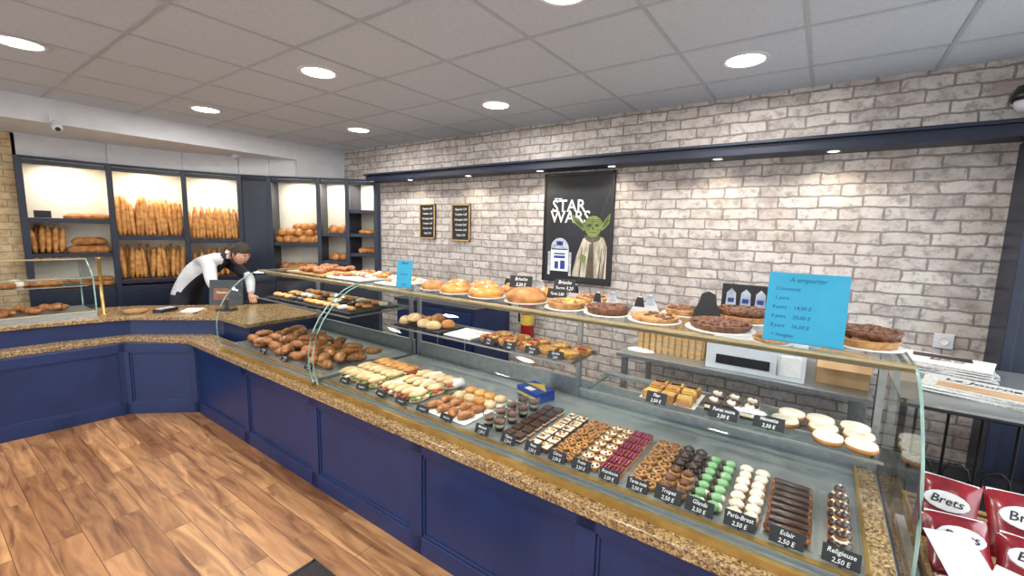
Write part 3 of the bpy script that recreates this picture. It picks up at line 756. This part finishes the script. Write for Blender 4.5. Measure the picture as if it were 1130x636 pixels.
for a in (.04,.23,.27): flat([(a,.06),(a+.014,.06),(a+.03,.33),(a+.024,.33)],'robed',Z1+.001)
flat([(.08,.44),(.25,.44),(.23,.40),(.16,.37),(.1,.40)],'robed',Z1+.0012)
hd=[(.165+.095*math.cos(a)*(1 if math.sin(a)>0 else .85),.52+.095*math.sin(a)) for a in [i*math.pi/10 for i in range(20)]]
flat(hd,'yoda',Z1+.002)
flat([(.09,.53),(.0,.60),(-.06,.635),(-.04,.56),(.08,.475)],'yoda',Z1+.0015); flat([(.24,.53),(.29,.60),(.325,.64),(.32,.55),(.25,.48)],'yoda',Z1+.0015)
flat([(.07,.53),(-.03,.605),(-.025,.57),(.07,.50)],'yodad',Z1+.0018)
flat([(.255,.53),(.305,.605),(.31,.57),(.258,.50)],'yodad',Z1+.0018)
for (a,c,d,e) in ((.10,.23,.578,.583),(.11,.22,.562,.566),(.105,.135,.49,.494),(.195,.225,.49,.494)): flat([(a,d),(c,d),(c,e),(a,e)],'yodad',Z1+.003)
for ex in (.115,.185): 
    flat([(ex+.016+.022*math.cos(i*.6),.53+.014*math.sin(i*.6)) for i in range(10)],'yodad',Z1+.0028)
    flat([(ex+.016+.012*math.cos(i*.6),.53+.008*math.sin(i*.6)) for i in range(10)],'black',Z1+.0036)
flat([(.125,.465),(.205,.465),(.19,.474),(.14,.474)],'yodad',Z1+.003); flat([(.152,.49),(.178,.49),(.172,.52),(.158,.52)],'yodad',Z1+.003)
flat([(.05,.2),(.10,.19),(.11,.25),(.07,.27)],'yoda',Z1+.003)
dm=[(-.165+.095*math.cos(i*math.pi/12),.31+.10*math.sin(i*math.pi/12)) for i in range(13)]
flat(dm,'pgrey',Z1+.002); flat([(-.26,.1),(-.07,.1),(-.07,.305),(-.26,.305)],'chalk',Z1+.002)
for (a,c,d,e) in ((-.225,-.105,.22,.245),(-.225,-.105,.255,.27),(-.215,-.175,.12,.19),(-.155,-.105,.12,.2),(-.20,-.13,.34,.38),(-.25,-.08,.298,.306)): flat([(a,d),(c,d),(c,e),(a,e)],'pblue',Z1+.003)
flat([(-.165+.016*math.cos(i*.6),.36+.016*math.sin(i*.6)) for i in range(10)],'black',Z1+.004)
flat([(-.29,.06),(-.265,.06),(-.265,.28),(-.29,.28)],'pgrey',Z1+.002); flat([(-.065,.06),(-.04,.06),(-.04,.28),(-.065,.28)],'pgrey',Z1+.002)
b.done()
def cboard(x,z,w,h):
    b=B('chalkboard_menu'); X=T(x,3.657,z)@RX(90)
    b.box(-w/2,w/2,-h/2,h/2,0,.015,'black',X); q=.012
    for (a,c,d,e) in ((-w/2,-w/2+q,-h/2,h/2),(w/2-q,w/2,-h/2,h/2),(-w/2,w/2,-h/2,-h/2+q),(-w/2,w/2,h/2-q,h/2)): b.box(a,c,d,e,0,.024,'wood',X)
    for i,t in enumerate(['Baguette 1,00','Tradition 1,20','Campagne 2,40','Complet 2,60','Cereales 2,60','Seigle 2,50']): b.text(t,w*.11,'chalk',X@T(0,h*(.36-.14*i),.0155))
    b.done()
cboard(-3.80,1.73,.25,.40); cboard(-3.28,1.72,.27,.40)
# ---------------- behind the counter ----------------
b=B('back_cabinet'); b.box(-3.7,-2.6,3.1,3.655,0,.88,'navy'); b.box(-3.72,-2.58,3.08,3.655,.88,.91,'navyd')
for i in range(3):
    b.box(-3.68+i*.36,-3.36+i*.36,3.085,3.1,.05,.85,'navy'); b.tube([(-3.42+i*.36,3.07,.5),(-3.42+i*.36,3.07,.62)],.006,'steel',6)
b.done(.003)
b=B('work_table'); b.box(-1.15,.29,2.95,3.62,.77,.80,'steel')
for x in(-1.1,.25):
    for y in (3.0,3.57): b.box(x-.02,x+.02,y-.02,y+.02,0,.77,'steel')
b.box(-1.1,.25,3.0,3.57,.2,.22,'steel'); b.done(.002)
b=B('microwave_oven'); b.box(-.56,-.02,3.0,3.42,.801,.98,'white'); b.box(-.50,-.20,2.992,3.0,.84,.90,'plastic'); b.box(-.15,-.04,2.994,3.0,.83,.95,'paper'); b.tube([(-.16,2.98,.83),(-.16,2.98,.95)],.006,'steel',6); b.done(.006)
b=B('pie_on_plate'); pie(b,-.22,3.2,.981,.11,.03); b.done()
b=B('cardboard_box'); b.box(.03,.28,3.1,3.4,.801,.95,'card'); b.box(.03,.28,3.24,3.26,.95,.952,'paper'); b.prism([(.03,3.1),(.28,3.1),(.28,3.0),(.03,3.0)],0,.003,'card',T(0,3.1,.95)@RX(20)@T(0,-3.1,0)); b.done(.002)
b=B('slatted_wood_crate')
for i in range(10): b.box(-1.05+i*.045,-1.02+i*.045,3.12,3.13,.801,1.03,'wood')
for z in (.82,.99): b.box(-1.06,-.6,3.13,3.142,z,z+.03,'wood')
for z in (.82,.90,.98): b.box(-1.06,-.6,3.41,3.42,z,z+.05,'wood')
for x in (-1.06,-.61): b.box(x,x+.012,3.142,3.41,.801,1.03,'wood')
b.done()
b=B('fire_extinguisher'); b.lathe([(0,0),(.06,0),(.065,.02),(.065,.3),(.05,.35),(.02,.37),(0,.37)],'red',T(-2.3,3.54,.62),20)
b.lathe([(.0655,.12),(.0655,.22)],'yel',T(-2.3,3.54,.62),20); b.box(-2.325,-2.275,3.52,3.56,.99,1.02,'dark'); b.box(-2.33,-2.22,3.53,3.55,1.02,1.035,'dark'); b.tube([(-2.33,3.54,1.0),(-2.40,3.54,.95),(-2.40,3.54,.75)],.009,'dark',8)
b.box(-2.31,-2.29,3.60,3.655,.8,.9,'dark'); b.done()
b=B('wall_socket'); b.box(.60,.69,3.645,3.659,1.0,1.09,'white'); b.lathe([(0,.0),(.02,0),(.022,.004)],'paper',T(.645,3.644,1.045)@RX(90),16); b.done(.003)
# ---------------- right hand side stand ----------------
b=B('newspaper_stand')
for x in (.33,.98):
    for y in (2.36,3.2): b.tube([(x,y,0),(x,y,1.0)],.012,'dark',8)
for z in (.45,.98):
    b.tube([(.33,2.36,z),(.98,2.36,z),(.98,3.2,z),(.33,3.2,z),(.33,2.36,z)],.009,'dark',6)
b.box(.32,.99,2.35,3.21,.988,1.0,'steel')
for i in range(7): b.tube([(.37+i*.095,2.36,.46),(.37+i*.095,2.36,.98)],.005,'dark',6)
for i in range(6):
    a=[(.40+i*.11+.04*math.cos(t*.7),2.355,.72+.06*math.sin(t*.7)) for t in range(10)]; b.tube(a,.004,'dark',5)
b.box(.33,.98,2.37,3.19,.44,.452,'dark'); b.done(recalc=False)
b=B('newspaper_stack')
for i in range(9): b.box(-.17,.17,-.13,.13,i*.006,i*.006+.005,'news' if i%2 else 'paper',T(.55,3.02,1.0008)@RZ(-8+R_(-8,8)))
b.box(-.12,.1,.02,.11,.054,.055,'plastic',T(.55,3.02,1.0008)@RZ(-8)); b.text('MAG',.06,'red',T(.55,3.0,1.056)@RZ(-8)); b.done()
b=B('newspaper_stack')
for i in range(5): b.box(-.2,.2,-.12,.12,i*.006,i*.006+.005,'news' if i%2==0 else 'paper',T(.62,2.62,1.0008)@RZ(-14+R_(-3,3)))
b.text('Le Journal',.06,'black',T(.62,2.68,1.0008+.0298)@RZ(-14)); b.box(-.15,.1,-.09,.0,.0295,.0305,'card',T(.62,2.62,1.0008)@RZ(-14)); b.done()
b=B('low_display_table'); b.box(.34,1.05,1.35,2.28,.50,.54,'white')
for x in(.38,1.01):
    for y in (1.4,2.24): b.box(x-.02,x+.02,y-.02,y+.02,0,.50,'white')
b.done(.003)
b=B('wicker_basket')
b.prism([(.37,1.42),(.98,1.42),(.98,2.24),(.37,2.24)],.541,.551,'wick')
for k in range(5):
    z=.558+k*.022; e=.004*k
    b.tube([(.37-e,1.42-e,z),(.98+e,1.42-e,z),(.98+e,2.24+e,z),(.37-e,2.24+e,z),(.37-e,1.42-e,z)],.011,'wick',6)
b.done(recalc=False)
def crisp(X,w,h,k='bagred'):
    b=B('crisp_packet')
    n=14;v=[];f=[]
    for s in (1,-1):
        for i in range(n+1):
            for j in range(n+1):
                u=i/n*2-1; t=j/n*2-1
                th=.03*(max(0,(1-u*u)*(1-t**4)))**.6*(1+.12*math.sin(5*u+3*t)*math.cos(6*t))
                v.append((u*w/2*(1-.06*(1-abs(t))),t*h/2,s*th))
    o=(n+1)**2
    for s in (0,1):
        for i in range(n):
            for j in range(n):
                a=s*o+i*(n+1)+j; f.append((a,a+n+1,a+n+2,a+1))
    b.add(v,f,k,X,True)
    if k=='bagred': b.prism([(w*.36*math.cos(i*.4),w*.2*math.sin(i*.4)) for i in range(16)],.0,.0345,'paper',X@T(0,h*.12,0))
    b.text('Brets',w*.24,'black' if k=='bagred' else 'red',X@T(0,h*.12,.036)); b.text('CHIPS',w*.15,'chalk' if k=='bagred' else 'red',X@T(0,-h*.2,.0315)); b.box(-w*.45,w*.45,h*.43,h*.5,-.003,.003,'paper' if k=='bagred' else 'bagred',X)
    b.done(recalc=False)
crisp(T(.435,1.86,.69)@RZ(8)@RX(46),.16,.20); crisp(T(.60,1.86,.68)@RZ(-10)@RX(42),.17,.20); crisp(T(.43,2.04,.72)@RZ(-12)@RX(60),.16,.22,'bagred'); crisp(T(.62,2.06,.72)@RZ(5)@RX(55),.18,.22,'bagred'); crisp(T(.46,1.66,.62)@RZ(12)@RX(20),.16,.2,'paper'); crisp(T(.66,1.64,.62)@RZ(-5)@RX(18),.16,.2,'paper'); crisp(T(.82,1.9,.68)@RZ(5)@RX(45),.16,.21)
b=B('price_sheets'); b.box(-.06,.06,-.08,.08,0,.001,'paper',T(.42,1.76,.715)@RZ(20)@RX(24)); b.box(-.045,.045,-.06,.06,0,.001,'paper',T(.52,1.73,.69)@RZ(-25)@RX(15)); b.done()
b=B('security_camera'); b.tube([(.80,3.655,2.40),(.80,3.58,2.42)],.015,'plastic',8); b.ell((.80,3.52,2.38),.055,.055,.055,'white'); b.lathe([(.0,.08),(.05,.075),(.07,.03),(.072,0),(.06,0)],'plastic',T(.80,3.52,2.39),18); b.done()
b=B('security_camera'); b.box(-5.415,-5.38,.86,.92,2.46,2.52,'white'); b.tube([(-5.39,.89,2.47),(-5.37,.9,2.43)],.02,'white',10); b.ell((-5.36,.9,2.415),.035,.035,.035,'white'); b.ell((-5.345,.9,2.405),.022,.022,.022,'plastic'); b.done()
b=B('smoke_detector'); b.lathe([(.0,-.04),(.035,-.038),(.05,-.01),(.05,0)],'white',T(-5.75,2.45,2.449),20); b.ell((-5.74,2.44,2.42),.02,.02,.018,'plastic'); b.done()
b=B('door_mat'); b.box(-1.91,-1.15,.5,1.07,.001,.012,'mat'); b.box(-1.91,-1.15,1.055,1.07,.001,.014,'plastic'); b.box(-1.91,-1.895,.5,1.07,.001,.014,'plastic'); b.done()

# ---------------- person ----------------
def skinmesh(vs,es,rs,root=0,sub=2):
    me=bpy.data.meshes.new('s'); me.from_pydata(vs,es,[]); o=bpy.data.objects.new('s',me); sc.collection.objects.link(o)
    o.modifiers.new('k','SKIN'); s=o.modifiers.new('u','SUBSURF'); s.levels=sub; s.render_levels=sub
    sd=me.skin_vertices[0].data
    for i,r in enumerate(rs): sd[i].radius=(r,r) if not hasattr(r,'__len__') else r
    sd[root].use_root=True
    dg=bpy.context.evaluated_depsgraph_get(); dg.update(); ev=o.evaluated_get(dg); m2=ev.to_mesh()
    out=([v.co.copy() for v in m2.vertices],[tuple(p.vertices) for p in m2.polygons]); ev.to_mesh_clear()
    bpy.data.objects.remove(o); return out
b=B('shop_assistant_man')
V=[(-5.56,1.77,.93),(-5.50,1.83,1.05),(-5.41,1.92,1.17),(-5.31,2.01,1.255),(-5.24,2.07,1.30),(-5.19,2.115,1.325),
   (-5.19,1.885,1.245),(-5.06,1.86,1.02),(-4.90,1.96,.905),
   (-5.43,2.14,1.255),(-5.18,2.28,1.05),(-4.93,2.17,.915),
   (-5.50,1.70,.86),(-5.47,1.69,.5),(-5.53,1.66,.09),(-5.42,1.72,.045),
   (-5.63,1.85,.86),(-5.60,1.90,.5),(-5.68,1.90,.09),(-5.57,1.96,.045)]
E=[(0,1),(1,2),(2,3),(3,4),(4,5),(3,6),(6,7),(7,8),(3,9),(9,10),(10,11),(0,12),(12,13),(13,14),(14,15),(0,16),(16,17),(17,18),(18,19)]
Rd=[(.16,.14),(.155,.135),(.17,.14),(.125,.105),(.064,.062),(.06,.058),.08,.056,.036,.08,.056,.036,.098,.064,.045,.035,.098,.064,.045,.035]
vs,fs=skinmesh(V,E,Rd)
hdc=Vector((-5.115,2.17,1.325))
def bodymat(c):
    if c.z<.075: return 'plastic'
    if c.z<.88 and c.x<-5.3: return 'trous'
    if (c-hdc).length<.125: return 'skin'
    if (c-Vector((-5.27,2.04,1.30))).length<.085: return 'apron'
    d=Vector((c.x+5.41,c.y-1.92,c.z-1.17))
    if d.dot(Vector((.5,.45,-.74)))>.06 and c.x<-5.18 : return 'apron'
    return 'coat'
b.add(vs,fs,bodymat,None,True)
fx=Vector((.86,.22,-.46)).normalized(); up_=Vector((.42,.12,.9)); sd=up_.cross(fx).normalized(); up_=fx.cross(sd).normalized()
HM=Matrix((fx,sd,up_)).transposed().to_4x4(); HM.translation=hdc
v=[];f=[];seg,ring=32,24
for i in range(ring+1):
    t=math.pi*i/ring
    for j in range(seg):
        a=2*math.pi*j/seg; d=Vector((math.sin(t)*math.cos(a),math.sin(t)*math.sin(a),math.cos(t)))
        x,y,z=d.x*.098,d.y*.076,d.z*.118
        if z<0: y*=1-.35*(-d.z)**1.5; x*=1-.12*(-d.z)
        if d.x>0:
            x+= .022*math.exp(-((d.y/.13)**2+((d.z+.12)/.17)**2))
            x-= .008*(math.exp(-(((abs(d.y)-.34)/.14)**2+((d.z-.06)/.1)**2)))
            x+= .006*math.exp(-((d.y/.25)**2+((d.z+.48)/.07)**2)); x+=.008*math.exp(-((d.y/.3)**2+((d.z+.85)/.15)**2))
        v.append((x,y,z))
for i in range(ring):
    for j in range(seg):
        j2=(j+1)%seg; f.append((i*seg+j,(i+1)*seg+j,(i+1)*seg+j2,i*seg+j2))
b.add(v,f,'skin',HM,True)
for s in (1,-1):
    b.ell((0,0,0),.012,.012,.009,'chalk',HM@T(.086,s*.028,.008),10,6); b.ell((0,0,0),.005,.006,.006,'black',HM@T(.096,s*.028,.008),8,5)
    b.ell((0,0,0),.008,.02,.004,'hair',HM@T(.092,s*.03,.028),8,5)
    b.ell((0,0,0),.019,.008,.03,'skin',HM@T(-.005,s*.078,-.002),10,7)
b.ell((0,0,0),.006,.024,.005,'rlab',HM@T(.094,0,-.055),10,5)
v=[];f=[]
for i in range(15):
    t=math.pi*.56*i/14
    for j in range(32):
        a=2*math.pi*j/32; lim=1.0 if math.cos(a)<.35 else (.62+.1*abs(math.sin(a)))
        tt=t*lim*(1.15 if math.cos(a)<-.2 else 1); d=Vector((math.sin(tt)*math.cos(a),math.sin(tt)*math.sin(a),math.cos(tt)))
        q=1+.05*noise.noise(d*9); v.append((d.x*.108*q-.004,d.y*.084*q,d.z*.127*q+.002))
for i in range(14):
    for j in range(32):
        j2=(j+1)%32; f.append((i*32+j,(i+1)*32+j,(i+1)*32+j2,i*32+j2))
b.add(v,f,'hair',HM,True)
def hand(w,d,sgn):
    w=Vector(w); d=Vector(d).normalized(); side=Vector((0,0,1)).cross(d).normalized()*sgn; dn=Vector((0,0,-1))
    b.tube([w-d*.02,w+d*.02,w+d*.05,w+d*.085],[.026,.03,.038,.034],'skin',10,sq=.5)
    for k,(o,l) in enumerate(((-.027,.062),(-.009,.073),(.009,.07),(.026,.055))):
        p=w+d*.08+side*o; b.tube([p,p+d*l*.4+dn*.002,p+d*l*.72+dn*.012,p+d*l*.9+dn*.026],[.009,.0088,.008,.006],'skin',8)
    p=w+d*.03-side*.03; b.tube([p,p+d*.02-side*.02+dn*.004,p+d*.045-side*.026+dn*.012],[.011,.01,.008],'skin',8)
hand((-4.89,1.965,.895),(.9,.1,-.35),1); hand((-4.92,2.165,.905),(.9,-.25,-.35),-1)
b.done()
